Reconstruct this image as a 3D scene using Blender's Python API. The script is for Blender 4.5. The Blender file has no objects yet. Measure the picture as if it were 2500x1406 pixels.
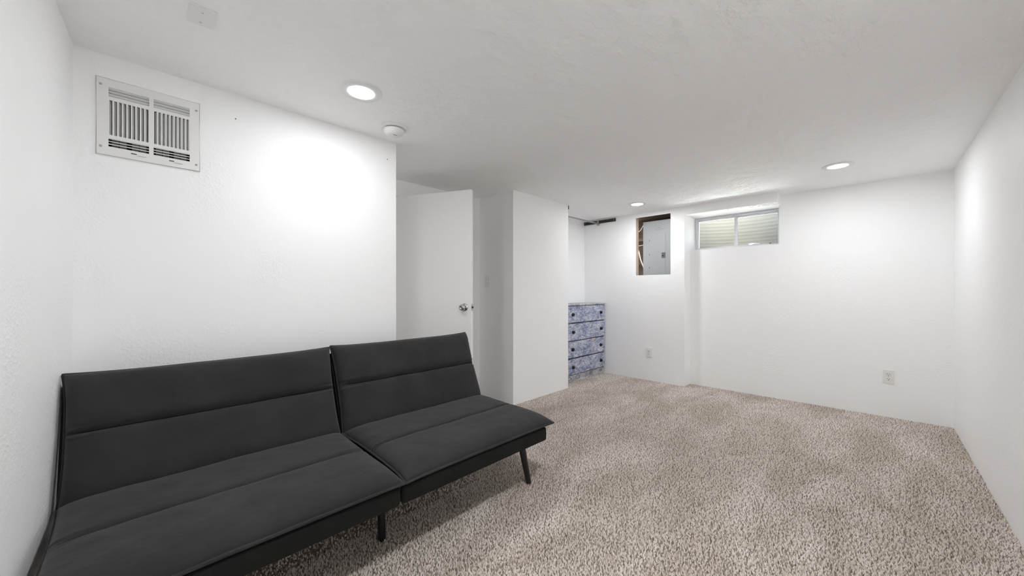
import bpy, bmesh, math, random
import numpy as np
from mathutils import Matrix, Vector, noise

random.seed(7)
rng = np.random.default_rng(11)
S = bpy.context.scene
C = S.collection

# ------------------------------------------------------------------ camera, world, exposure
F_PX, YAW, HORIZON, CAM_Z = 899.18, math.radians(44.562), 710.84, 1.1643
cam_data = bpy.data.cameras.new('camera')
cam_data.sensor_width = 36.0
cam_data.lens = F_PX * 36.0 / 2500.0
cam_data.shift_y = (HORIZON - 703.0) / 2500.0
cam_data.clip_start = 0.02
cam = bpy.data.objects.new('camera', cam_data)
C.objects.link(cam)
cam.location = (0, 0, CAM_Z)
cam.rotation_euler = (math.radians(90), 0, YAW)
S.camera = cam

world = bpy.data.worlds.new('daylight')
S.world = world
world.use_nodes = True
wn = world.node_tree.nodes
sky = wn.new('ShaderNodeTexSky')
sky.sky_type = 'HOSEK_WILKIE'
sky.turbidity = 9.5
sky.sun_direction = (0.3, -0.5, 0.8)
wn['Background'].inputs['Strength'].default_value = 85.0
world.node_tree.links.new(sky.outputs[0], wn['Background'].inputs['Color'])

LAMP_WATTS = 1.43     # per downlight, soft white
LAMP_COLOR = (.965, .985, 1.0)
S.view_settings.view_transform = 'Standard'
S.view_settings.look = 'None'
S.view_settings.gamma = 1.0
S.view_settings.use_curve_mapping = False
S.view_settings.exposure = 2.75
# white rooms live on interreflection: let diffuse light bounce until it is spent
S.cycles.max_bounces = 36
S.cycles.diffuse_bounces = 32

# ------------------------------------------------------------------ room numbers (metres)
H = 2.2            # ceiling
XR = 0.48          # right wall
XV = -2.4012       # vent wall
XC = -2.633        # closet front
XB = -3.160        # entry nook back wall
XCB = -3.094       # closet back
YN = 1.275         # end of vent wall
YS = 2.691         # closet side wall face
YCE = 3.638        # closet front wall end
Y0 = 4.6877        # proud part of the window wall
Y1 = 4.875         # main part of the window wall
YW = 5.06          # window plane
def y_left(x): return -0.192 - (x + 2.4012) * 0.045

# ------------------------------------------------------------------ material helpers
def mat(name, base=(.8, .8, .8), rough=.5, metal=0., spec=.5, emit=None, estr=0., sheen=0.):
    m = bpy.data.materials.new(name); m.use_nodes = True
    b = m.node_tree.nodes['Principled BSDF']
    b.inputs['Base Color'].default_value = (*base, 1)
    b.inputs['Roughness'].default_value = rough
    b.inputs['Metallic'].default_value = metal
    b.inputs['Specular IOR Level'].default_value = spec
    if sheen:
        b.inputs['Sheen Weight'].default_value = sheen
        b.inputs['Sheen Roughness'].default_value = .5
    if emit:
        b.inputs['Emission Color'].default_value = (*emit, 1)
        b.inputs['Emission Strength'].default_value = estr
    return m
def nd(m, t, **kw):
    n = m.node_tree.nodes.new(t)
    for k, v in kw.items():
        if k in n.inputs: n.inputs[k].default_value = v
        else: setattr(n, k, v)
    return n
def lk(m, a, b): m.node_tree.links.new(a, b)
def bsdf(m): return m.node_tree.nodes['Principled BSDF']
def coords(m, scale=(1, 1, 1)):
    t = nd(m, 'ShaderNodeTexCoord'); mp = nd(m, 'ShaderNodeMapping')
    mp.inputs['Scale'].default_value = scale
    lk(m, t.outputs['Object'], mp.inputs['Vector'])
    return mp.outputs[0]
def ramp(m, src, stops):
    r = nd(m, 'ShaderNodeValToRGB'); e = r.color_ramp.elements
    while len(e) < len(stops): e.new(.5)
    for el, (p, c) in zip(e, stops):
        el.position = p; el.color = (*c, 1) if len(c) == 3 else c
    lk(m, src, r.inputs[0]); return r.outputs[0]
def math_node(m, op, a, b):
    n = nd(m, 'ShaderNodeMath', operation=op)
    for i, v in enumerate((a, b)):
        if isinstance(v, (int, float)): n.inputs[i].default_value = v
        else: lk(m, v, n.inputs[i])
    return n.outputs[0]

def plaster(name, base, fine=.0012, rough=.55, patch_lo=.45, patch_hi=.62, aniso=(1, 1, 1), mid=.004, scale=75):
    """painted plaster: patches of brushed / spattered relief between smooth areas"""
    m = mat(name, base, rough, spec=.35)
    v = coords(m, aniso)
    n1 = nd(m, 'ShaderNodeTexNoise'); n1.inputs['Scale'].default_value = scale; n1.inputs['Detail'].default_value = 4
    n2 = nd(m, 'ShaderNodeTexNoise'); n2.inputs['Scale'].default_value = 3.0; n2.inputs['Detail'].default_value = 3
    n3 = nd(m, 'ShaderNodeTexNoise'); n3.inputs['Scale'].default_value = 14.; n3.inputs['Detail'].default_value = 4
    for n in (n1, n2, n3): lk(m, v, n.inputs['Vector'])
    mask = ramp(m, n2.outputs[0], [(patch_lo, (.05, .05, .05)), (patch_hi, (1, 1, 1))])
    lump = ramp(m, n1.outputs[0], [(.48, (0, 0, 0)), (.68, (1, 1, 1))])
    h = math_node(m, 'MULTIPLY', lump, mask)
    h = math_node(m, 'MULTIPLY', h, fine)
    h2 = math_node(m, 'MULTIPLY', n3.outputs[0], mid)
    hh = math_node(m, 'ADD', h, h2)
    bp = nd(m, 'ShaderNodeBump'); bp.inputs['Strength'].default_value = 1.0; bp.inputs['Distance'].default_value = 1.0
    lk(m, hh, bp.inputs['Height']); lk(m, bp.outputs[0], bsdf(m).inputs['Normal'])
    return m

M = {}
M['wall'] = plaster('white_wall_paint', (.950, .954, .958), fine=.0010, mid=.0012, patch_lo=.5, patch_hi=.66)
M['ceiling'] = plaster('white_ceiling_paint', (.962, .963, .961), fine=.0026, mid=.017, patch_lo=.42, patch_hi=.6, scale=40, aniso=(1.0, .55, 1))
M['white_metal'] = mat('white_enamel', (.82, .82, .81), .35)
M['white_plastic'] = mat('white_plastic', (.84, .84, .83), .35)
M['door_paint'] = mat('white_door_paint', (.93, .93, .925), .4)
M['dark_void'] = mat('dark_duct', (.035, .035, .037), .7)
M['grey_void'] = mat('duct_vane_grey', (.32, .32, .33), .5)
M['slot'] = mat('slot_black', (.015, .015, .015), .6)
M['chrome'] = mat('satin_chrome', (.55, .54, .52), .18, 1.0)
M['steel'] = mat('dull_steel', (.45, .45, .44), .35, 1.0)
M['alum'] = mat('white_aluminium', (.78, .78, .80), .38, .15)
M['panel_grey'] = mat('panel_grey_enamel', (.39, .405, .41), .45)
M['panel_dark'] = mat('panel_latch_grey', (.13, .135, .14), .5)
M['lens'] = mat('lit_lens', (1, 1, 1), .5, emit=LAMP_COLOR, estr=3.0)
M['cable'] = mat('white_cable', (.8, .79, .75), .5)
M['black_metal'] = mat('black_metal', (.02, .02, .02), .4, .3)
M['leg'] = mat('black_leg', (.012, .011, .011), .38)
M['knob'] = mat('iron_knob', (.02, .02, .028), .35, .4)
M['rod_grey'] = mat('grey_enamel_rod', (.40, .40, .40), .4, .2)
M['dot'] = mat('grey_nail_dot', (.12, .12, .12), .7)
M['ink'] = mat('pencil_ink', (.08, .08, .085), .7)
M['raw'] = mat('raw_wood_chip', (.72, .62, .48), .7)

def wood(name, a, b, sc=(3, 3, 30)):
    m = mat(name, a, .75)
    v = coords(m, sc)
    n = nd(m, 'ShaderNodeTexNoise'); n.inputs['Scale'].default_value = 4; n.inputs['Detail'].default_value = 5
    lk(m, v, n.inputs['Vector'])
    lk(m, ramp(m, n.outputs[0], [(.3, a), (.7, b)]), bsdf(m).inputs['Base Color'])
    return m
M['stud'] = wood('pine_stud', (.62, .45, .34), (.78, .62, .5), (20, 20, 2))
M['cavity'] = wood('old_sheathing', (.040, .026, .018), (.10, .068, .048), (3, 3, 14))
M['cleat'] = wood('dark_cleat', (.02, .018, .016), (.055, .045, .04), (3, 20, 20))

# carpet yarn: every tuft carries its own tone
m = mat('carpet_yarn', (.3, .26, .22), .95, spec=.1)
at = nd(m, 'ShaderNodeAttribute', attribute_name='tone')
col = ramp(m, at.outputs['Fac'], [(.05, (.14, .108, .087)), (.28, (.36, .30, .25)), (.5, (.66, .58, .515)), (1, (.89, .83, .765))])
v = coords(m, (1.0, .42, 1.0))
p1 = nd(m, 'ShaderNodeTexNoise'); p1.inputs['Scale'].default_value = 3.4; p1.inputs['Detail'].default_value = 3; p1.inputs['Distortion'].default_value = .6
lk(m, v, p1.inputs['Vector'])
pf = ramp(m, p1.outputs[0], [(.38, (.88, .865, .85)), (.64, (1.10, 1.12, 1.14))])
mx = nd(m, 'ShaderNodeMix', data_type='RGBA', blend_type='MULTIPLY'); mx.inputs[0].default_value = 1
lk(m, col, mx.inputs[6]); lk(m, pf, mx.inputs[7]); lk(m, mx.outputs[2], bsdf(m).inputs['Base Color'])
M['carpet'] = m
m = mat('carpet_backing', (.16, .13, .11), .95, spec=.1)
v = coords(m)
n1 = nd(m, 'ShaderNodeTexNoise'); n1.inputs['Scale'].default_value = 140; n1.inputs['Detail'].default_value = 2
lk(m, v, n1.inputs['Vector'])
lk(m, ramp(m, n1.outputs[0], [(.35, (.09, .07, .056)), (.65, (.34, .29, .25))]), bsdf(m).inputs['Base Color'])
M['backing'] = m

# futon cloth
def cloth(name, base, sheen):
    m = mat(name, base, .9, spec=.15, sheen=sheen)
    v = coords(m)
    n1 = nd(m, 'ShaderNodeTexNoise'); n1.inputs['Scale'].default_value = 900; n1.inputs['Detail'].default_value = 2
    n2 = nd(m, 'ShaderNodeTexNoise'); n2.inputs['Scale'].default_value = 6; n2.inputs['Detail'].default_value = 4
    n3 = nd(m, 'ShaderNodeTexNoise'); n3.inputs['Scale'].default_value = 11; n3.inputs['Detail'].default_value = 3
    for n in (n1, n2, n3): lk(m, v, n.inputs['Vector'])
    f = ramp(m, n2.outputs[0], [(.3, (.86,) * 3), (.7, (1.14,) * 3)])
    mx = nd(m, 'ShaderNodeMix', data_type='RGBA', blend_type='MULTIPLY'); mx.inputs[0].default_value = 1
    mx.inputs[6].default_value = (*base, 1); lk(m, f, mx.inputs[7]); lk(m, mx.outputs[2], bsdf(m).inputs['Base Color'])
    h = math_node(m, 'ADD', math_node(m, 'MULTIPLY', n1.outputs[0], .0004), math_node(m, 'MULTIPLY', n3.outputs[0], .006))
    bp = nd(m, 'ShaderNodeBump'); bp.inputs['Strength'].default_value = 1; bp.inputs['Distance'].default_value = 1
    lk(m, h, bp.inputs['Height']); lk(m, bp.outputs[0], bsdf(m).inputs['Normal'])
    return m
M['fabric'] = cloth('charcoal_suede_fabric', (.030, .030, .031), .12)
M['fabric_base'] = cloth('charcoal_base_fabric', (.011, .011, .0105), .03)
M['piping'] = cloth('charcoal_piping', (.034, .034, .035), .1)

# distressed blue paint
def distressed(name, lo, mid_, hi, sc):
    m = mat(name, mid_, .6)
    v = coords(m, (1, 1, 2.2))
    n1 = nd(m, 'ShaderNodeTexNoise'); n1.inputs['Scale'].default_value = sc; n1.inputs['Detail'].default_value = 8; n1.inputs['Roughness'].default_value = .72; n1.inputs['Distortion'].default_value = 1.2
    n2 = nd(m, 'ShaderNodeTexNoise'); n2.inputs['Scale'].default_value = 5; n2.inputs['Detail'].default_value = 3
    lk(m, v, n1.inputs['Vector']); lk(m, v, n2.inputs['Vector'])
    s = math_node(m, 'ADD', math_node(m, 'MULTIPLY', n1.outputs[0], .75), math_node(m, 'MULTIPLY', n2.outputs[0], .25))
    lk(m, ramp(m, s, [(.37, lo), (.455, mid_), (.53, hi), (.62, (.78, .79, .82))]), bsdf(m).inputs['Base Color'])
    return m
M['blue'] = distressed('distressed_blue_paint', (.075, .095, .22), (.22, .25, .42), (.52, .545, .64), 22)
M['blue_grey'] = distressed('worn_grey_paint', (.16, .17, .21), (.34, .35, .40), (.52, .52, .55), 14)

# corrugated galvanised well
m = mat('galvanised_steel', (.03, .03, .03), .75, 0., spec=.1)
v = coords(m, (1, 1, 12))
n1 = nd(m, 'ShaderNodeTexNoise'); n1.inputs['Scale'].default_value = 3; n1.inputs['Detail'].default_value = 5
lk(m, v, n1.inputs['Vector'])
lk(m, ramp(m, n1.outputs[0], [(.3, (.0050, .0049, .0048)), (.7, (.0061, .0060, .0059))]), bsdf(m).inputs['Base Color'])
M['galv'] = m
M['gravel_bounce'] = wood('pale_bounce_gravel', (.6, .59, .57), (.9, .89, .87), (20, 20, 20))  # kept pale so the unseen bed reflects sky light up through the window

# window glass: thin sheet, clear with a weak mirror
m = bpy.data.materials.new('window_glass'); m.use_nodes = True
nt = m.node_tree; nt.nodes.remove(nt.nodes['Principled BSDF'])
tr = nt.nodes.new('ShaderNodeBsdfTransparent'); tr.inputs[0].default_value = (.9, .91, .9, 1)
gl = nt.nodes.new('ShaderNodeBsdfGlossy'); gl.inputs['Roughness'].default_value = .03
fr = nt.nodes.new('ShaderNodeFresnel'); fr.inputs[0].default_value = 1.45
ms = nt.nodes.new('ShaderNodeMixShader')
nt.links.new(fr.outputs[0], ms.inputs[0]); nt.links.new(tr.outputs[0], ms.inputs[1]); nt.links.new(gl.outputs[0], ms.inputs[2])
nt.links.new(ms.outputs[0], nt.nodes['Material Output'].inputs[0])
M['glass'] = m

# ------------------------------------------------------------------ mesh helpers
def bx(bm, x0, x1, y0, y1, z0, z1, bev=0., seg=2, mtx=None):
    r = bmesh.ops.create_cube(bm, size=1)
    vs = r['verts']
    bmesh.ops.scale(bm, vec=(x1 - x0, y1 - y0, z1 - z0), verts=vs)
    bmesh.ops.translate(bm, vec=((x0 + x1) / 2, (y0 + y1) / 2, (z0 + z1) / 2), verts=vs)
    if mtx is not None: bmesh.ops.transform(bm, matrix=mtx, verts=vs)
    if bev:
        es = list({e for v_ in vs for e in v_.link_edges})
        bmesh.ops.bevel(bm, geom=es, offset=bev, segments=seg, profile=.5, affect='EDGES')
    return bm
def box(*a, **k):
    return bx(bmesh.new(), *a, **k)
def lathe(bm, prof, seg=40, mtx=None, cap=True):
    """profile [(r,z)...] turned about z"""
    rings = []; new = []
    for r, z in prof:
        if r < 1e-6:
            ring = [bm.verts.new((0, 0, z))]
        else:
            ring = [bm.verts.new((r * math.cos(2 * math.pi * i / seg), r * math.sin(2 * math.pi * i / seg), z)) for i in range(seg)]
        rings.append(ring); new += ring
    for a, b in zip(rings, rings[1:]):
        for i in range(seg):
            j = (i + 1) % seg
            if len(a) == 1 and len(b) == 1: continue
            if len(a) == 1: bm.faces.new((a[0], b[i], b[j]))
            elif len(b) == 1: bm.faces.new((a[i], a[j], b[0]))
            else: bm.faces.new((a[i], a[j], b[j], b[i]))
    if mtx is not None: bmesh.ops.transform(bm, matrix=mtx, verts=new)
    return bm
def tube(bm, pts, r, seg=10, closed=False, r1=None):
    pts = [Vector(p) for p in pts]; n = len(pts); rings = []
    up = None
    for i, p in enumerate(pts):
        a = pts[(i - 1) % n] if (closed or i > 0) else p
        b = pts[(i + 1) % n] if (closed or i < n - 1) else p
        t = (b - a).normalized()
        if up is None:
            up = Vector((0, 0, 1)) if abs(t.z) < .9 else Vector((1, 0, 0))
        x = (up - t * up.dot(t))
        if x.length < 1e-5: x = t.orthogonal()
        x.normalize(); y = t.cross(x); up = x
        rr = r if r1 is None else r + (r1 - r) * i / (n - 1)
        rings.append([bm.verts.new(p + (x * math.cos(2 * math.pi * k / seg) + y * math.sin(2 * math.pi * k / seg)) * rr) for k in range(seg)])
    m_ = n if closed else n - 1
    for i in range(m_):
        a, b = rings[i], rings[(i + 1) % n]
        for k in range(seg):
            j = (k + 1) % seg
            bm.faces.new((a[k], a[j], b[j], b[k]))
    if not closed:
        bm.faces.new(rings[0][::-1]); bm.faces.new(rings[-1])
    return bm

def link(name, me, parent=None):
    o = bpy.data.objects.new(name, me); C.objects.link(o)
    if parent is not None: o.parent = parent
    return o
def origin_of(o):
    p = Vector(o.location)
    while o.parent is not None:
        o = o.parent; p = p + Vector(o.location)
    return p
def obj(name, bm, material, parent=None, smooth=False, loc=None):
    """one mesh object; vertices are given in room coordinates"""
    bmesh.ops.recalc_face_normals(bm, faces=bm.faces)
    off = origin_of(parent) if parent is not None else Vector((0, 0, 0))
    if loc is not None: off = Vector(loc)
    if off.length > 0: bmesh.ops.translate(bm, vec=-off, verts=bm.verts)
    me = bpy.data.meshes.new(name); bm.to_mesh(me); bm.free()
    me.materials.append(material)
    if smooth:
        for p in me.polygons: p.use_smooth = True
    o = link(name, me, parent)
    if loc is not None and parent is None: o.location = loc
    return o
def tag(o, label=None, cat=None, group=None, kind=None):
    if label: o['label'] = label
    if cat: o['category'] = cat
    if group: o['group'] = group
    if kind: o['kind'] = kind
    return o
def thing(name, label, cat, loc, group=None, kind=None):
    o = bpy.data.objects.new(name, None); C.objects.link(o); o.location = loc
    o.empty_display_size = .05
    return tag(o, label, cat, group, kind)
def struct(name, bm, material, label, cat):
    return tag(obj(name, bm, material), label, cat, kind='structure')

# ------------------------------------------------------------------ the room shell
XH = -4.35   # far side of the hallway behind the entry door
bm = bmesh.new()
bx(bm, XH - .1, XR + .1, -.45, 5.30, -.12, -.008)
floor = struct('floor', bm, M['backing'], 'carpeted basement floor under the pile', 'floor')
bm = bmesh.new()
bx(bm, XH - .1, XR + .1, -.45, 5.16, H, H + .12)
struct('ceiling', bm, M['ceiling'], 'white brush textured basement ceiling', 'ceiling')

# vent wall with a duct hole
VY0, VY1, VZ0, VZ1 = -.100, .188, 1.790, 2.070
bm = bmesh.new()
xb = XV - .13
bx(bm, xb, XV, -.40, VY0, -.05, H)
bx(bm, xb, XV, VY1, YN, -.05, H)
bx(bm, xb, XV, VY0, VY1, -.05, VZ0)
bx(bm, xb, XV, VY0, VY1, VZ1, H)
bx(bm, XB, xb, YN - .12, YN, -.05, H)
struct('wall_back', bm, M['wall'], 'long white textured wall behind the futon', 'wall')
# short wall, slightly out of square
bm = bmesh.new()
pts = [(XV - .13, y_left(XV - .13)), (XR + .1, y_left(XR + .1)), (XR + .1, -.44), (XV - .13, -.44)]
vs0 = [bm.verts.new((x, y, -.05)) for x, y in pts]; vs1 = [bm.verts.new((x, y, H)) for x, y in pts]
bm.faces.new(vs0[::-1]); bm.faces.new(vs1)
for i in range(4): bm.faces.new((vs0[i], vs0[(i + 1) % 4], vs1[(i + 1) % 4], vs1[i]))
struct('wall_left', bm, M['wall'], 'white wall at the end of the futon', 'wall')
struct('wall_right', box(XR, XR + .1, -.44, 5.16, -.05, H), M['wall'], 'bare white wall along the open carpet', 'wall')

# window wall: proud left part, soffit over the window, recessed lower and right part
PX0, PX1, PZ0, PZ1 = -2.286, -1.825, 1.376, 2.144     # electrical opening
WX0, WX1, WZ0, WZ1 = -1.657, -.741, 1.677, 2.097      # window recess
bm = bmesh.new()
dw = Y0 + .014
bx(bm, XCB - .02, PX0, Y0, dw, -.05, H)
bx(bm, PX1, WX0, Y0, dw, -.05, H)
bx(bm, PX0, PX1, Y0, dw, -.05, PZ0)
bx(bm, PX0, PX1, Y0, dw, PZ1, H)
bx(bm, PX1 + .03, WX0, dw, 5.16, -.05, H)             # solid pier beside the opening
bx(bm, XCB - .02, PX1 + .03, 5.02, 5.16, -.05, H)     # behind the cavity
bx(bm, WX0, -.724, Y0, 5.16, WZ1, H)                  # soffit
bx(bm, WX0, WX1, Y1, 5.16, -.05, WZ0)                 # below the window
bx(bm, WX1, XR, Y1, 5.16, -.05, H)                    # right of the window
far = struct('wall_far', bm, M['wall'], 'white end wall with the small high window', 'wall')
# rough broken plaster along the soffit edge
bm = bmesh.new()
for i in range(46):
    t = random.random() ** .6
    x = -1.25 + t * .52
    s_ = .004 + .010 * random.random() * t
    bmesh.ops.create_icosphere(bm, subdivisions=1, radius=s_, matrix=Matrix.Translation((x, Y0 + random.uniform(.0, .05 + .07 * t), WZ1 + random.uniform(-.003, .004))) @ Matrix.Diagonal((2.2, 1, .55, 1)))
for i in range(10):
    bmesh.ops.create_icosphere(bm, subdivisions=1, radius=random.uniform(.003, .008), matrix=Matrix.Translation((-.727 + random.uniform(-.02, .008), Y0 + random.uniform(-.002, .02), WZ1 + random.uniform(0, .05))))
obj('plaster_crumbs', bm, M['wall'], far, smooth=True)['kind'] = 'stuff'

# closet
bm = bmesh.new()
bx(bm, XC - .10, XC, YS, YCE, -.05, H)
bx(bm, XB - .1, XC - .10, YS, YS + .1, -.05, H)
struct('wall_closet', bm, M['wall'], 'white closet partition beside the entry nook', 'wall')
struct('wall_closet_back', box(XCB - .12, XCB, YS + .1, Y0 + .012, -.05, H), M['wall'], 'white back wall inside the closet', 'wall')

# entry nook back wall with a doorway, and the hallway it leads to
DY0, DY1, DZ = 1.640, 2.462, 2.055
bm = bmesh.new()
bx(bm, XB - .1, XB, YN - .12, DY0, -.05, H)
bx(bm, XB - .1, XB, DY1, YS, -.05, H)
bx(bm, XB - .1, XB, DY0, DY1, DZ, H)
struct('wall_entry', bm, M['wall'], 'white nook wall around the doorway', 'wall')
bm = bmesh.new()
bx(bm, XH - .1, XH, .7, 3.3, -.05, H)
bx(bm, XH, XB - .1, .6, .7, -.05, H)
bx(bm, XH, XB - .1, 3.2, 3.3, -.05, H)
bx(bm, XB - .1, XB - .05, .7, YN - .12, -.05, H)
bx(bm, XB - .1, XB - .05, YS + .1, 3.2, -.05, H)
struct('wall_hallway', bm, M['wall'], 'plain hallway wall beyond the open door', 'wall')
bm = bmesh.new()
bx(bm, XB - .1, XB + .004, DY0 - .002, DY0 + .012, -.01, DZ)
bx(bm, XB - .1, XB + .004, DY1 - .012, DY1 + .002, -.01, DZ)
bx(bm, XB - .1, XB + .004, DY0, DY1, DZ - .012, DZ + .002)
bx(bm, XB - .062, XB - .045, DY1 - .024, DY1 - .012, -.01, DZ - .012)
struct('trim_1', bm, M['door_paint'], 'white door jamb lining the doorway', 'trim')

# ------------------------------------------------------------------ carpet pile
def inside(x, y):
    a = (x < XR - .002) & (y > y_left(x) + .003) & (y < Y1 - .003) & (x > XV + .003)
    a &= ~((x < WX0 + .002) & (y > Y0 - .003))
    nook = (x > XB + .003) & (x <= XV + .003) & (y > YN + .003) & (y < YS - .003)
    clo = (x > XC + .003) & (x <= XV + .003) & (y > YN + .003) & (y < Y0 - .003)
    clo2 = (x > XCB + .003) & (x <= XC + .003) & (y > YCE + .003) & (y < Y0 - .003)
    return a | nook | clo | clo2
sp = .0073
gx, gy = np.meshgrid(np.arange(XB, XR, sp), np.arange(-.36, Y1, sp))
fleck = rng.random(gx.shape)                        # yarn tones, light beside dark: random minus the neighbours' mean
near = sum(np.roll(np.roll(fleck, a, 0), b, 1) for a in (-1, 0, 1) for b in (-1, 0, 1)) / 9.0
weave = (fleck - .85 * near).ravel(); weave = np.argsort(np.argsort(weave)) / weave.size
gx = gx.ravel() + rng.uniform(-.0034, .0034, gx.size); gy = gy.ravel() + rng.uniform(-.0034, .0034, gy.size)
k = inside(gx, gy)
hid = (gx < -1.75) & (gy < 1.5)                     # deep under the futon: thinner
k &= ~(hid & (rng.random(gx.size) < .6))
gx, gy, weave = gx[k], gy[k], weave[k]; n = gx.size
ang = rng.uniform(0, 2 * np.pi, n); rad = rng.uniform(.0040, .0056, n)
top = rng.uniform(.001, .0075, n); lean = rng.uniform(0, .0054, n); la = rng.uniform(0, 2 * np.pi, n)
V = np.zeros((n, 5, 3), dtype=np.float32)
for q in range(4):
    V[:, q, 0] = gx + rad * np.cos(ang + q * np.pi / 2); V[:, q, 1] = gy + rad * np.sin(ang + q * np.pi / 2); V[:, q, 2] = -.009
V[:, 4, 0] = gx + lean * np.cos(la); V[:, 4, 1] = gy + lean * np.sin(la); V[:, 4, 2] = top
tri = np.array([[0, 1, 4], [1, 2, 4], [2, 3, 4], [3, 0, 4]], dtype=np.int32)
Fc = (tri[None] + (np.arange(n, dtype=np.int32) * 5)[:, None, None]).reshape(-1)
me = bpy.data.meshes.new('carpet_pile')
me.vertices.add(n * 5); me.vertices.foreach_set('co', V.reshape(-1))
me.loops.add(Fc.size); me.loops.foreach_set('vertex_index', Fc)
me.polygons.add(n * 4); me.polygons.foreach_set('loop_start', np.arange(0, Fc.size, 3, dtype=np.int32))
tone = np.clip(.12 + .80 * weave + .10 * (rng.random(n) - .5), 0, 1).astype(np.float32)
ta = me.attributes.new('tone', 'FLOAT', 'POINT'); ta.data.foreach_set('value', np.repeat(tone, 5))
me.update(calc_edges=True); me.validate()
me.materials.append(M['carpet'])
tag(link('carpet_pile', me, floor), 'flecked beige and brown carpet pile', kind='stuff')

# ------------------------------------------------------------------ futon
FY0, FYM, FY1 = -.197, .748, 1.702
futon = thing('futon', 'black armless two-seat futon sofa against the long white wall', 'sofa', (-1.7, FYM, -.006))

def spaced(n, e=.55):
    u = np.linspace(0, 1, n)
    return (1 - e) * u + e * (.5 - .5 * np.cos(np.pi * u))
def cushion(name, L, W, place, top_h, bot_h, seams, seed, parent, ns=84, nt=64, pw=12., ear=.012):
    """quilted pad: two skins that meet at a piped edge; place(s,t,h) maps to the room"""
    us = spaced(ns); vs = list(spaced(nt))
    for t0, w, dep in seams: vs += [t0 + q * .0028 / W for q in range(-9, 10)]
    vs = sorted(vs); vs = [v_ for i_, v_ in enumerate(vs) if i_ == 0 or v_ - vs[i_ - 1] > .0012]; nt = len(vs)
    bm = bmesh.new(); edge = []
    topv = [[None] * nt for _ in range(ns)]; botv = [[None] * nt for _ in range(ns)]
    def shape(i, j):
        a, b = us[i], vs[j]
        fa = max(0, 1 - abs(2 * a - 1) ** pw) ** .42
        fb = max(0, 1 - abs(2 * b - 1) ** (pw * .62)) ** .46
        h = fa * fb
        endf = min(1, min(a, 1 - a) * L / .05)
        for t0, w, dep in seams:
            dd = (b - t0) * W + .004 * noise.noise(Vector((a * 5, seed, 2)))
            h *= 1 - dep * (.45 + .55 * endf) * (.62 * math.exp(-abs(dd / w) ** 1.2) + .38 * math.exp(-abs(dd / (w * (3.2 if dd > 0 else 5.0)))))
            wr = math.exp(-abs(dd) / .035) * math.exp(-min(a, 1 - a) * L / .07)
            h += .10 * wr * math.sin(dd * 260 + seed)
        h *= 1 + .10 * noise.noise(Vector((a * 3.1 + seed, b * 2.3, 0))) + .035 * noise.noise(Vector((a * 16 + seed, b * 9, 4)))
        edged = min(a, 1 - a) * L
        h += .030 * fa * fb * math.exp(-edged / .05) * noise.noise(Vector((b * 22, seed + (5 if a > .5 else 0), 1)))
        return h
    for i in range(ns):
        for j in range(nt):
            a, b = us[i], vs[j]
            ca, cb = abs(2 * a - 1), abs(2 * b - 1)
            s = a * L; t = b * W
            s -= math.copysign(ear * (1 - cb ** 3), 2 * a - 1) * ca ** 6       # sides bow in, corners stay as ears
            t -= math.copysign(ear * .8 * (1 - ca ** 4), 2 * b - 1) * cb ** 6
            on_edge = i in (0, ns - 1) or j in (0, nt - 1)
            if on_edge:
                w = .003 * noise.noise(Vector((a * 6, b * 6, seed)))
                v_ = bm.verts.new(place(s, t, w)); topv[i][j] = botv[i][j] = v_
            else:
                h = shape(i, j)
                topv[i][j] = bm.verts.new(place(s, t, top_h * h))
                fa = max(0, 1 - ca ** 8) ** .5 * max(0, 1 - cb ** 8) ** .5
                botv[i][j] = bm.verts.new(place(s, t, -bot_h * fa))
    for i in range(ns - 1):
        for j in range(nt - 1):
            bm.faces.new((topv[i][j], topv[i + 1][j], topv[i + 1][j + 1], topv[i][j + 1]))
            q = (botv[i][j], botv[i][j + 1], botv[i + 1][j + 1], botv[i + 1][j])
            if len(set(q)) == 4:
                try: bm.faces.new(q)
                except ValueError: pass
    loop = [topv[i][0] for i in range(ns)] + [topv[ns - 1][j] for j in range(1, nt)] + [topv[i][nt - 1] for i in range(ns - 2, -1, -1)] + [topv[0][j] for j in range(nt - 2, 0, -1)]
    pp = [v_.co.copy() for v_ in loop]
    o = obj(name, bm, M['fabric'], parent, smooth=True)
    b2 = bmesh.new(); tube(b2, pp, .0052, 8, closed=True)
    obj('piping', b2, M['piping'], o, smooth=True)
    return o

# seat: t runs from the back (x=-1.985) to the front edge (x=-1.335)
def seat_place(y0):
    def f(s, t, h):
        b = t / .655
        drop = -.008 * b - .010 * max(0, b - .75) ** 1.5 / .125
        return (-1.990 + t, y0 + s, .415 + drop + h)
    return f
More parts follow.
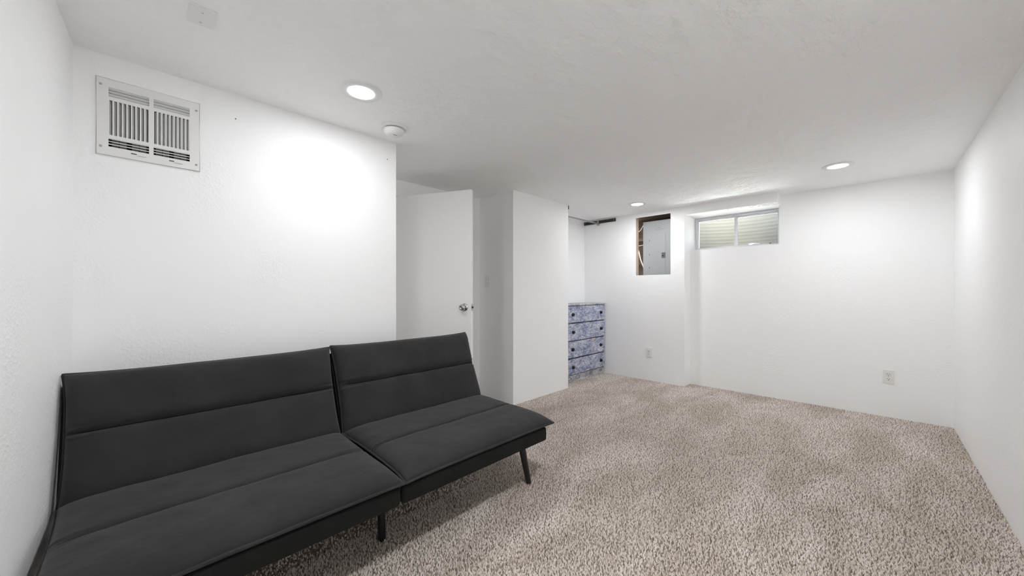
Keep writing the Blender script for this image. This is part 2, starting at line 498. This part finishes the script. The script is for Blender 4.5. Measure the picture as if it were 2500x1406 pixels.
# back: t runs from the bottom to the top edge
BD = Vector((-.178, 0, .455)).normalized(); BN = Vector((-BD.z * -1, 0, -BD.x)).normalized()
def back_place(y0):
    def f(s, t, h):
        p = Vector((-1.985, y0 + s, .398)) + BD * t + BN * h
        return (p.x, p.y, p.z)
    return f
halves = [(FY0, FYM - .004), (FYM + .004, FY1)]
for q, (a, b) in enumerate(halves):
    L = b - a
    cushion('seat_cushion', L, .655, seat_place(a), .047, .030, [(.50, .0065, .50)], 1.7 + q * 3.1, futon)
    dz = .0 if q == 0 else .006
    cushion('backrest_cushion', L, .487 + dz, back_place(a), .064, .007, [(.535, .0065, .80)], 5.3 + q * 2.3, futon, pw=14)
for (a, b, a2, b2_) in ((-.190, .739, -.1992, .744), (.749, 1.662, .752, FY1 - .02)):
    obj('seat_frame', box(-1.985, -1.352, a, b, .302, .378, bev=.012, seg=3), M['fabric_base'], futon, smooth=True)
    ang_b = math.atan2(-BD.x, BD.z)
    mt = Matrix.Translation((-2.016, 0, .375)) @ Matrix.Rotation(-ang_b, 4, 'Y')
    obj('backrest_frame', box(-.032, .026, a2, b2_, .0, .470, bev=.010, seg=3, mtx=mt), M['fabric_base'], futon, smooth=True)
for (tx, ty, fx, fy) in ((-1.494, 1.585, -1.501, 1.667), (-1.655, .800, -1.653, .805), (-1.494, -.075, -1.501, -.150),
                         (-1.880, 1.585, -1.900, 1.660), (-1.860, .800, -1.860, .805), (-1.880, -.075, -1.900, -.150)):
    b2 = bmesh.new()
    r0 = .021 if ty != .800 else .017; r1 = .015 if ty != .800 else .0185
    tube(b2, [(tx, ty, .306), ((tx + fx) / 2, (ty + fy) / 2, .15), (fx, fy, .004), (fx, fy, -.006)], r0, 16, r1=r1)
    obj('leg', b2, M['leg'], futon, smooth=True)
b2 = bmesh.new(); bx(b2, -2.02, -1.98, FY0 + .05, FY1 - .05, .345, .372, bev=.004)
obj('hinge_bar', b2, M['black_metal'], futon)
obj('centre_light_block', box(-1.98, -1.372, .722, .768, .310, .372, bev=.004), M['black_metal'], futon)  # added hidden bar, blocks light leaking between the two seat halves
b2 = bmesh.new(); bmesh.ops.create_icosphere(b2, subdivisions=1, radius=.004, matrix=Matrix.Translation((-1.748, .635, .455)) @ Matrix.Diagonal((1, .6, .4, 1)))
obj('lint_speck', b2, M['cable'], futon)

# ------------------------------------------------------------------ return air grille
vent = thing('wall_register', 'white metal air register with angled slats high on the wall', 'vent', (XV, .044, 1.762))
gy0, gy1, gz0, gz1 = -.126, .214, 1.762, 2.095
bm = bmesh.new()
cols = [(-.091, .036), (.051, .178)]
rows = [(2.020, 2.060), (1.852, 2.004), (1.800, 1.836)]
x0, x1 = XV + .0005, XV + .007
bx(bm, x0, x1, gy0, cols[0][0], gz0, gz1); bx(bm, x0, x1, cols[1][1], gy1, gz0, gz1)
bx(bm, x0, x1, cols[0][1], cols[1][0], gz0, gz1)
for (a, b) in cols:
    bx(bm, x0, x1, a, b, rows[0][1], gz1); bx(bm, x0, x1, a, b, gz0, rows[2][0])
    bx(bm, x0, x1, a, b, rows[1][1], rows[0][0]); bx(bm, x0, x1, a, b, rows[2][1], rows[1][0])
bmesh.ops.remove_doubles(bm, verts=bm.verts, dist=1e-5)
plate = obj('face_plate', bm, M['white_metal'], vent)
# bevelled rim: thin return flange
bm = bmesh.new()
r_ = .004
tube(bm, [(XV + .0035, gy0, gz0), (XV + .0035, gy1, gz0), (XV + .0035, gy1, gz1), (XV + .0035, gy0, gz1)], .0042, 8, closed=True)
obj('rim', bm, M['white_metal'], vent, smooth=True)
# horizontal slats share one mesh; vertical slats two (left and right throw)
def slat_mesh(nm, bm_):
    me_ = bpy.data.meshes.new(nm); bm_.to_mesh(me_); bm_.free(); me_.materials.append(M['white_metal']); return me_
hs_up = slat_mesh('slat', box(-.011, .001, -.0635, .0635, -.0011, .0011, mtx=Matrix.Rotation(math.radians(-38), 4, 'Y')))
hs_dn = slat_mesh('slat', box(-.011, .001, -.0635, .0635, -.0011, .0011, mtx=Matrix.Rotation(math.radians(28), 4, 'Y')))
vl = slat_mesh('slat', bx(box(-.0155, .001, -.0011, .0011, -.076, .076, mtx=Matrix.Rotation(math.radians(-32), 4, 'Z')), -.001, .0035, -.0024, .0024, -.076, .076))
vr = slat_mesh('slat', bx(box(-.0155, .001, -.0011, .0011, -.076, .076, mtx=Matrix.Rotation(math.radians(32), 4, 'Z')), -.001, .0035, -.0024, .0024, -.076, .076))
def put(name, me_, p, parent):
    o = link(name, me_, parent); o.location = Vector(p) - origin_of(parent); return o
for ci, (a, b) in enumerate(cols):
    yc = (a + b) / 2
    for (z0_, z1_), mm in ((rows[0], hs_up), (rows[2], hs_dn)):
        for i in range(1, 4):
            put('slat', mm, (XV + .005, yc, z0_ + (z1_ - z0_) * (i - .15) / 3.0), vent)
    for i in range(0, 10):
        put('slat', (vl, vr)[ci], (XV + .003, a + (b - a) * i / 9, 1.928), vent)
# opposed damper blades behind
for ci, (a, b) in enumerate(cols):
    for i in range(4):
        yy = a + (b - a) * (i + .5 + .12 * (-1) ** i) / 4
        obj('damper_blade', box(XV - .040, XV - .038, yy - .011, yy + .011, 1.80, 2.06, mtx=None), M['grey_void'], vent)
obj('duct_box', bx(bx(bx(bx(box(XV - .125, XV - .120, VY0, VY1, VZ0, VZ1), XV - .12, XV - .001, VY0, VY0 + .004, VZ0, VZ1), XV - .12, XV - .001, VY1 - .004, VY1, VZ0, VZ1), XV - .12, XV - .001, VY0, VY1, VZ0, VZ0 + .004), XV - .12, XV - .001, VY0, VY1, VZ1 - .004, VZ1), M['dark_void'], vent)
for yc in (.000, .126):
    lv = obj('lever', box(XV + .007, XV + .013, yc - .002, yc + .028, 1.7805, 1.7835, bev=.001), M['white_metal'], vent)
    obj('lever_slot', box(XV + .0062, XV + .0074, yc - .022, yc - .004, 1.7845, 1.7885), M['slot'], lv)
for yy, zz in ((-.114, 2.066), (-.114, 1.797), (.203, 2.058), (.203, 1.790)):
    b2 = bmesh.new(); lathe(b2, [(0, .0025), (.0035, .0022), (.005, 0)], 14, Matrix.Translation((XV + .007, yy, zz)) @ Matrix.Rotation(math.pi / 2, 4, 'Y'))
    obj('screw', b2, M['steel'], vent, smooth=True)

# ------------------------------------------------------------------ ceiling fittings
def downlight(x, y, label, power=1.0):
    t = thing('ceiling_downlight', label, 'ceiling light', (x, y, H), 'recessed downlights')
    mt = Matrix.Translation((x, y, H))
    b2 = bmesh.new(); lathe(b2, [(.103, 0), (.1025, -.003), (.099, -.006), (.080, -.0085), (.067, -.0078), (.0640, -.005), (.0640, 0)], 56, mt)
    obj('trim_ring', b2, M['white_plastic'], t, smooth=True)
    b2 = bmesh.new(); lathe(b2, [(0, -.0062), (.0642, -.0056)], 40, mt)
    for f_ in b2.faces: f_.normal_update()
    obj('lens', b2, M['lens'], t)
    ld = bpy.data.lights.new('lamp', 'AREA'); ld.shape = 'DISK'; ld.size = .126
    ld.energy = LAMP_WATTS * power; ld.color = LAMP_COLOR
    lo = bpy.data.objects.new('lamp', ld); C.objects.link(lo); lo.parent = t; lo.location = (0, 0, -.0085)
    return t
downlight(-1.898, .812, 'glowing round flush downlight beside the smoke detector', .52)
downlight(-2.009, 4.157, 'small glowing round downlight in front of the electrical panel opening', .85)
downlight(-.217, 4.050, 'glowing round downlight near the bare end-wall corner', .85)
downlight(-.217, .812, 'glowing round downlight over the carpet opposite the futon', 1.75)

sd = thing('smoke_detector', 'round white smoke detector on the ceiling by the wall corner', 'smoke detector', (-2.168, 1.136, H))
mt = Matrix.Translation((-2.168, 1.136, H))
b2 = bmesh.new(); lathe(b2, [(.0, 0), (.078, 0), (.078, -.010), (.0765, -.013), (.066, -.0135), (0, -.0135)], 48, mt)
obj('base', b2, M['white_plastic'], sd, smooth=False)
b2 = bmesh.new(); lathe(b2, [(.0, -.0135), (.0585, -.0135), (.0585, -.0175), (0, -.0175)], 40, mt)
obj('vent_gap', b2, M['slot'], sd)
b2 = bmesh.new(); lathe(b2, [(0, -.0175), (.063, -.0175), (.0645, -.020), (.0615, -.031), (.052, -.044), (.040, -.050), (.024, -.053), (0, -.054)], 48, mt)
dome = obj('dome_cover', b2, M['white_plastic'], sd, smooth=True)
b2 = bmesh.new(); bx(b2, -2.150, -2.147, 1.122, 1.146, H - .0545, H - .0525)
obj('test_slot', b2, M['dot'], dome)

cp = thing('ceiling_cover_plate', 'blank square white cover plate with two screws on the ceiling', 'cover plate', (-1.805, .168, H))
obj('plate', box(-1.866, -1.744, .127, .209, H - .006, H, bev=.003), M['white_plastic'], cp)
for xx in (-1.772, -1.838):
    b2 = bmesh.new(); lathe(b2, [(0, -.0075), (.0032, -.0072), (.0042, -.006)], 12, Matrix.Translation((xx, .168, H)))
    s_ = obj('screw', b2, M['white_plastic'], cp, smooth=True)
    obj('screw_slot', box(xx - .0006, xx + .0006, .165, .171, H - .0080, H - .0074), M['dot'], s_)

# ------------------------------------------------------------------ entry door
hinge = Vector((-3.150, 1.656, 0)); dvec = Vector((.9078, .4197, 0)).normalized()
nvec = Vector((dvec.y, -dvec.x, 0))
DM = Matrix(((dvec.x, nvec.x, 0, hinge.x), (dvec.y, nvec.y, 0, hinge.y), (0, 0, 1, 0), (0, 0, 0, 1)))  # local x: along door, y: out of face
DW, DH = .782, 2.030
door = thing('door_1', 'plain white slab door standing open in the nook', 'door', (hinge.x, hinge.y, .012), kind='structure')
slab = obj('slab', box(0, DW, -.035, 0, .014, DH, bev=.0025, mtx=DM), M['door_paint'], door)
KZ, KX = 1.027, DW - .062
km = DM @ Matrix.Translation((KX, 0, KZ)) @ Matrix.Rotation(-math.pi / 2, 4, 'X')
kn = obj('door_knob', lathe(bmesh.new(), [(.011, .006), (.011, .026), (.018, .030), (.0255, .038), (.0272, .048), (.025, .057), (.018, .063), (.0125, .0645), (.0115, .062), (0, .062)], 36, km), M['chrome'], door, smooth=True)
obj('rose', lathe(bmesh.new(), [(.033, 0), (.033, .002), (.031, .005), (.024, .0085), (.011, .0105)], 36, km), M['chrome'], kn, smooth=True)
obj('lock_button', lathe(bmesh.new(), [(.0055, .060), (.0055, .0655), (.0035, .0675), (0, .0678)], 20, km), M['steel'], kn, smooth=True)
km2 = DM @ Matrix.Translation((KX, -.035, KZ)) @ Matrix.Rotation(math.pi / 2, 4, 'X')
kn2 = obj('door_knob', lathe(bmesh.new(), [(.011, .006), (.011, .026), (.018, .030), (.0255, .038), (.0272, .048), (.025, .057), (.018, .063), (0, .0645)], 36, km2), M['chrome'], door, smooth=True)
obj('rose', lathe(bmesh.new(), [(.033, 0), (.033, .002), (.031, .005), (.024, .0085), (.011, .0105)], 36, km2), M['chrome'], kn2, smooth=True)
lp = obj('latch_plate', box(DW - .001, DW + .0012, -.030, -.005, KZ - .029, KZ + .029, mtx=DM), M['steel'], door)
obj('latch_bolt', box(DW + .001, DW + .011, -.024, -.011, KZ - .009, KZ + .009, bev=.003, mtx=DM), M['black_metal'], lp)
for zz in (.25, 1.02, 1.78):
    hg = obj('hinge', lathe(bmesh.new(), [(0, zz - .045), (.006, zz - .045), (.006, zz + .045), (0, zz + .045)], 14, DM @ Matrix.Translation((-.004, .004, 0))), M['steel'], door, smooth=False)

# ------------------------------------------------------------------ light switch and outlets
sw = thing('light_switch', 'white toggle light switch on the shaded nook wall', 'light switch', (-3.027, YS, 1.204))
obj('plate', box(-3.064, -2.988, YS - .0055, YS - .0002, 1.207, 1.331, bev=.002), M['white_plastic'], sw)
obj('toggle', box(-3.031, -3.021, YS - .016, YS - .004, 1.262, 1.284, bev=.002, mtx=None), M['white_plastic'], sw)
for zz in (1.239, 1.299):
    obj('screw', lathe(bmesh.new(), [(0, .0015), (.003, 0)], 10, Matrix.Translation((-3.026, YS - .0055, zz)) @ Matrix.Rotation(math.pi / 2, 4, 'X')), M['steel'], sw)
def outlet(x, y, z, label):
    t = thing('wall_outlet', label, 'outlet', (x, y, z - .063))
    obj('plate', box(x - .038, x + .038, y - .0075, y - .0002, z - .063, z + .063, bev=.002), M['white_plastic'], t)
    for s_ in (-1, 1):
        zc = z + s_ * .021
        r = obj('receptacle', box(x - .0165, x + .0165, y - .0105, y - .006, zc - .0155, zc + .0155, bev=.004, seg=3), M['white_plastic'], t)
        for dx in (-.0065, .0065):
            obj('slot', box(x + dx - .0013, x + dx + .0013, y - .0108, y - .0098, zc - .0005, zc + .009), M['slot'], r)
        obj('ground_hole', lathe(bmesh.new(), [(0, .0005), (.003, .0004), (.003, -.001)], 12, Matrix.Translation((x, y - .0104, zc - .0085)) @ Matrix.Rotation(math.pi / 2, 4, 'X')), M['slot'], r)
    obj('screw', lathe(bmesh.new(), [(0, .0015), (.003, 0)], 10, Matrix.Translation((x, y - .0075, z)) @ Matrix.Rotation(math.pi / 2, 4, 'X')), M['steel'], t)
outlet(-2.100, Y0, .365, 'white duplex outlet low on the wall beside the blue dresser')
outlet(.091, Y1, .374, 'white duplex outlet low on the wall under the bare end wall')

# ------------------------------------------------------------------ closet rod, cleat, old track clip
rod = thing('closet_rod', 'thin metal closet rod hung from a dark wall cleat', 'closet rod', (-2.849, Y0, 2.138))
b2 = bmesh.new(); tube(b2, [(-2.849, YS + .104, 2.136), (-2.849, Y0 - .028, 2.140)], .0105, 16)
obj('rod', b2, M['rod_grey'], rod, smooth=True)
obj('cleat', box(-3.090, -2.578, Y0 - .017, Y0 - .0005, 2.143, 2.185, bev=.002), M['cleat'], rod)
b2 = bmesh.new()
bx(b2, -2.866, -2.832, Y0 - .032, Y0 - .016, 2.148, 2.178, bev=.003); bx(b2, -2.868, -2.830, Y0 - .036, Y0 - .017, 2.112, 2.150, bev=.004)
obj('rod_socket', b2, M['steel'], rod)
for xx in (-3.07, -2.60):
    obj('screw', lathe(bmesh.new(), [(0, .002), (.005, 0)], 12, Matrix.Translation((xx, Y0 - .017, 2.164)) @ Matrix.Rotation(math.pi / 2, 4, 'X')), M['steel'], rod)
tag(obj('track_clip', bx(box(-2.657, -2.629, YCE, YCE + .012, 2.152, 2.196, bev=.003), -2.650, -2.636, YCE + .012, YCE + .020, 2.160, 2.186, bev=.002), M['black_metal'], loc=(-2.643, YCE, 2.174)), 'small black clip at the top corner of the closet partition', 'clip')

# ------------------------------------------------------------------ dresser
dr = thing('dresser', 'distressed blue four-drawer dresser inside the closet', 'dresser', (-2.92, 4.222, -.004))
xf, ya, yb = -2.743, 3.775, 4.668
bm = bmesh.new()
bx(bm, XCB + .012, xf - .012, ya, ya + .018, -.004, .982); bx(bm, XCB + .012, xf - .012, yb - .018, yb, -.004, .982)
bx(bm, XCB + .012, XCB + .02, ya, yb, -.004, .982)
for zz in (.098, .306, .528, .755, .972):
    bx(bm, XCB + .02, xf - .034, ya + .018, yb - .018, zz - .008, zz + .008)
obj('carcass', bm, M['blue'], dr)
obj('top', box(XCB + .008, xf + .010, ya - .006, yb + .006, .980, .998, bev=.004), M['blue_grey'], dr)
pl_ = obj('plinth', box(xf - .034, xf - .014, ya, yb, -.004, .088, bev=.002), M['blue_grey'], dr)
for yy, rr in ((4.02, .036), (3.83, .030), (4.33, .024), (4.58, .022)):       # painted scroll rings
    b2 = bmesh.new(); tube(b2, [(xf - .0135, yy + rr * math.cos(a_) * 1.25, .052 + rr * .62 * math.sin(a_)) for a_ in np.linspace(0, 2 * math.pi, 24)[:-1]], .0035, 6, closed=True)
    obj('painted_scroll', b2, M['panel_dark'], pl_)
drs = [(.764, .975, .000), (.535, .747, .004), (.313, .521, -.003), (.100, .297, .003)]
for i, (z0_, z1_, ox) in enumerate(drs):
    tilt = (.0, .004, -.003, .002)[i]
    mt = Matrix.Translation((xf + ox, (ya + yb) / 2, (z0_ + z1_) / 2)) @ Matrix.Rotation(tilt, 4, 'X') @ Matrix.Rotation((0, .006, -.005, .004)[i], 4, 'Z')
    w_ = (yb - ya) / 2 - .002
    b2 = bmesh.new(); bx(b2, -.020, .002, -w_, w_, -(z1_ - z0_) / 2, (z1_ - z0_) / 2, bev=.005, seg=2, mtx=mt)
    d_ = obj('drawer', b2, M['blue'], dr)
    for yy in (3.886, 4.555):
        lz = (z0_ + z1_) / 2 + .004 * math.sin(yy * 40 + i * 2)
        obj('knob', lathe(bmesh.new(), [(.024, 0), (.024, .002), (.012, .004), (.009, .010), (.018, .014), (.0205, .019), (.017, .024), (0, .026)], 20, Matrix.Translation((xf + ox + .002, yy, lz)) @ Matrix.Rotation(math.pi / 2, 4, 'Y')), M['knob'], d_, smooth=True)
    if i == 2:
        b2 = bmesh.new()
        pts = [(4.305, .518), (4.365, .523), (4.435, .523), (4.405, .512), (4.385, .503), (4.345, .505)]
        a_ = [b2.verts.new((xf + .0045, y_, z_)) for y_, z_ in pts]; b_ = [b2.verts.new((xf - .004, y_, z_)) for y_, z_ in pts]
        b2.faces.new(a_); b2.faces.new(b_[::-1])
        for q in range(6): b2.faces.new((a_[q], a_[(q + 1) % 6], b_[(q + 1) % 6], b_[q]))
        obj('chipped_edge', b2, M['raw'], d_)

# ------------------------------------------------------------------ electrical panel in its wall opening
st = tag(obj('trim_2', box(PX0 - .038, PX0, dw, dw + .072, 1.25, H), M['stud']), 'bare pine stud at the edge of the panel opening', 'stud', kind='structure')
bm = bmesh.new()
bx(bm, XCB, PX1 + .03, 5.005, 5.02, 1.2, H)
struct('wall_cavity', bm, M['cavity'], 'dark wooden sheathing behind the panel opening', 'wall')
bm = bmesh.new(); bx(bm, PX0 - .16, PX0 - .15, dw + .072, 5.005, 1.2, H)
struct('trim_3', bm, M['cavity'], 'dark old stud beside the breaker box', 'stud')
struct('trim_4', box(PX0 - .15, PX1 + .03, dw, 5.005, 1.19, 1.2), M['cavity'], 'dark board closing the stud bay', 'board')
struct('trim_5', box(PX0 - .15, PX1 + .03, 4.84, 4.88, 2.13, 2.185), M['cavity'], 'dark beam above the breaker box', 'beam')
for i_, (za, zb) in enumerate(((1.54, 1.60), (1.86, 1.90))):
    struct('trim_%d' % (6 + i_), box(PX0 - .12, PX0 + .045, 4.945, 4.985, za, zb), M['cavity'], ('lower', 'upper')[i_] + ' dark blocking behind the cables', 'blocking')
ep = thing('breaker_box', 'grey electrical breaker panel recessed in the wall opening', 'electrical panel', (-2.02, 4.86, 1.25))
py = 4.795
obj('enclosure', box(-2.222, PX1 + .022, py + .003, 4.93, 1.25, 2.086), M['panel_grey'], ep)
obj('cover', box(-2.232, PX1 + .026, py, py + .004, 1.245, 2.094, bev=.0012), M['panel_grey'], ep)
pdr = obj('panel_door', box(-2.150, -1.931, py - .0035, py + .001, 1.262, 1.918, bev=.0012), M['panel_grey'], ep)
la_ = obj('latch', box(-1.980, -1.932, py - .0055, py - .002, 1.598, 1.668), M['panel_dark'], pdr)
obj('latch_hole', box(-1.974, -1.952, py - .0065, py - .005, 1.622, 1.634), M['slot'], la_)
for zz in (1.84, 1.650, 1.478):
    obj('hinge_slot', box(-2.146, -2.141, py - .0042, py - .003, zz - .010, zz + .010), M['slot'], pdr)
for xx, zz in ((-2.208, 1.70), (-2.208, 1.46), (-2.205, 2.05)):
    obj('screw', lathe(bmesh.new(), [(0, .002), (.005, 0)], 12, Matrix.Translation((xx, py, zz)) @ Matrix.Rotation(math.pi / 2, 4, 'X')), M['steel'], ep)
# faint handwriting on the cover: two short rows of pencil strokes
b2 = bmesh.new()
strokes = [((-2.072, 1.984), (-2.062, 1.990), (-2.050, 1.986)), ((-2.032, 2.000), (-2.025, 1.990), (-2.020, 2.000)), ((-2.016, 1.991), (-2.008, 1.996), (-2.012, 2.001)), ((-2.000, 2.001), (-1.999, 1.990), (-1.994, 1.991)),
           ((-2.052, 1.971), (-2.040, 1.972)), ((-2.030, 1.972), (-2.026, 1.964), (-2.020, 1.972)), ((-2.014, 1.969), (-2.004, 1.974), (-1.996, 1.971)), ((-1.988, 1.972), (-1.976, 1.974), (-1.966, 1.977)), ((-1.956, 1.980), (-1.953, 1.972)), ((-1.930, 1.976), (-1.922, 1.976))]
for s_ in strokes: tube(b2, [(x_, py - .0004, z_) for x_, z_ in s_], .0011, 6)
obj('handwriting', b2, M['ink'], ep)['kind'] = 'stuff'
b2 = bmesh.new(); tube(b2, [(-2.42, 4.90, 1.80), (-2.36, 4.89, 1.765), (-2.33, 4.87, 1.72), (-2.305, 4.845, 1.66), (-2.285, 4.83, 1.60), (-2.262, 4.825, 1.545), (-2.246, 4.83, 1.50), (-2.241, 4.85, 1.46)], .0075, 10)
tag(obj('electrical_cable', b2, M['cable'], smooth=True, loc=(-2.30, 4.85, 1.6)), 'thick white cable curving down beside the grey breaker panel', 'cable')
b2 = bmesh.new(); tube(b2, [(-2.42, 4.93, 1.79), (-2.30, 4.91, 1.802), (-2.229, 4.90, 1.80)], .004, 8)
tag(obj('electrical_cable', b2, M['cable'], smooth=True, loc=(-2.30, 4.91, 1.8)), 'thin white wire running level behind the breaker panel edge', 'cable')
b2 = bmesh.new(); tube(b2, [(-2.36, 4.86, 1.96), (-2.29, 4.84, 2.00), (-2.255, 4.835, 2.05), (-2.239, 4.845, 2.075)], .0045, 8)
tag(obj('electrical_cable', b2, M['cable'], smooth=True, loc=(-2.29, 4.85, 2.0)), 'thin pale wire slanting up to the top of the breaker panel', 'cable')

# ------------------------------------------------------------------ window
win = thing('window_1', 'small high white aluminium slider window with two panes', 'window', ((WX0 + WX1) / 2, YW, WZ0), kind='structure')
def ring(x0, x1, z0, z1, y0, y1, w, bev=.0015):
    b = bmesh.new()
    bx(b, x0, x0 + w, y0, y1, z0, z1, bev); bx(b, x1 - w, x1, y0, y1, z0, z1, bev)
    bx(b, x0 + w, x1 - w, y0, y1, z0, z0 + w, bev); bx(b, x0 + w, x1 - w, y0, y1, z1 - w, z1, bev)
    return b
fz1 = 2.0965
obj('frame', ring(WX0 + .001, WX1 - .001, WZ0 + .0005, fz1, YW, YW + .075, .022), M['alum'], win)
obj('frame_channel', ring(WX0 + .012, WX1 - .012, WZ0 + .010, fz1 - .010, YW - .012, YW + .004, .012), M['alum'], win)
xm = -1.20
for (a, b, yo) in ((WX0 + .022, xm + .022, .012), (xm - .018, WX1 - .022, .034)):
    sh = obj('sash', ring(a, b, WZ0 + .020, fz1 - .022, YW + yo, YW + yo + .020, .020), M['alum'], win)
    obj('pane', box(a + .018, b - .018, YW + yo + .008, YW + yo + .012, WZ0 + .038, fz1 - .040), M['glass'], sh)
obj('latch', box(-1.03, -.955, YW + .022, YW + .036, WZ0 + .034, WZ0 + .046, bev=.002), M['alum'], win)
obj('latch', box(-.862, -.848, YW + .024, YW + .036, WZ0 + .034, WZ0 + .046, bev=.003), M['black_metal'], win)
# outside wall ring closing the gap round the frame is wall_far itself; the well
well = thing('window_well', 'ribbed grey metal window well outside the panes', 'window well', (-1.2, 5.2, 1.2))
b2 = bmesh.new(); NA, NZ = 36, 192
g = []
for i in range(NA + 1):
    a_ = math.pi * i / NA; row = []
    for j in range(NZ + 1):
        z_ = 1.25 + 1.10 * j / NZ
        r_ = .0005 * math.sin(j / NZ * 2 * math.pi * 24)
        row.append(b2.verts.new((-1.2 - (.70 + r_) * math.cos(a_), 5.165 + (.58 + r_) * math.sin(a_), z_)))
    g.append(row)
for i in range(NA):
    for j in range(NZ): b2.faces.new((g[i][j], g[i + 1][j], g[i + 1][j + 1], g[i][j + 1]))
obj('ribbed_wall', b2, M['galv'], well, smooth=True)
obj('gravel_bounce_bed', box(-1.9, -.5, 5.165, 5.75, 1.45, 1.60), M['gravel_bounce'], well)  # unseen bed, raised below the sill to bounce daylight onto soffit and ceiling

# ------------------------------------------------------------------ nail dots and scuffs in the paint
for (x, y, z, lab) in ((XV, .361, 2.073, 'tiny dark nail head in the long wall near the air register'), (XV, 1.211, 2.076, 'tiny dark nail head in the long wall under the smoke detector')):
    b2 = bmesh.new(); lathe(b2, [(0, .0012), (.0028, .0006), (.0034, 0)], 10, Matrix.Translation((x, y, z)) @ Matrix.Rotation(math.pi / 2, 4, 'Y'))
    tag(obj('nail_head', b2, M['dot'], loc=(x, y, z)), lab, 'nail', 'nail heads in the long wall')
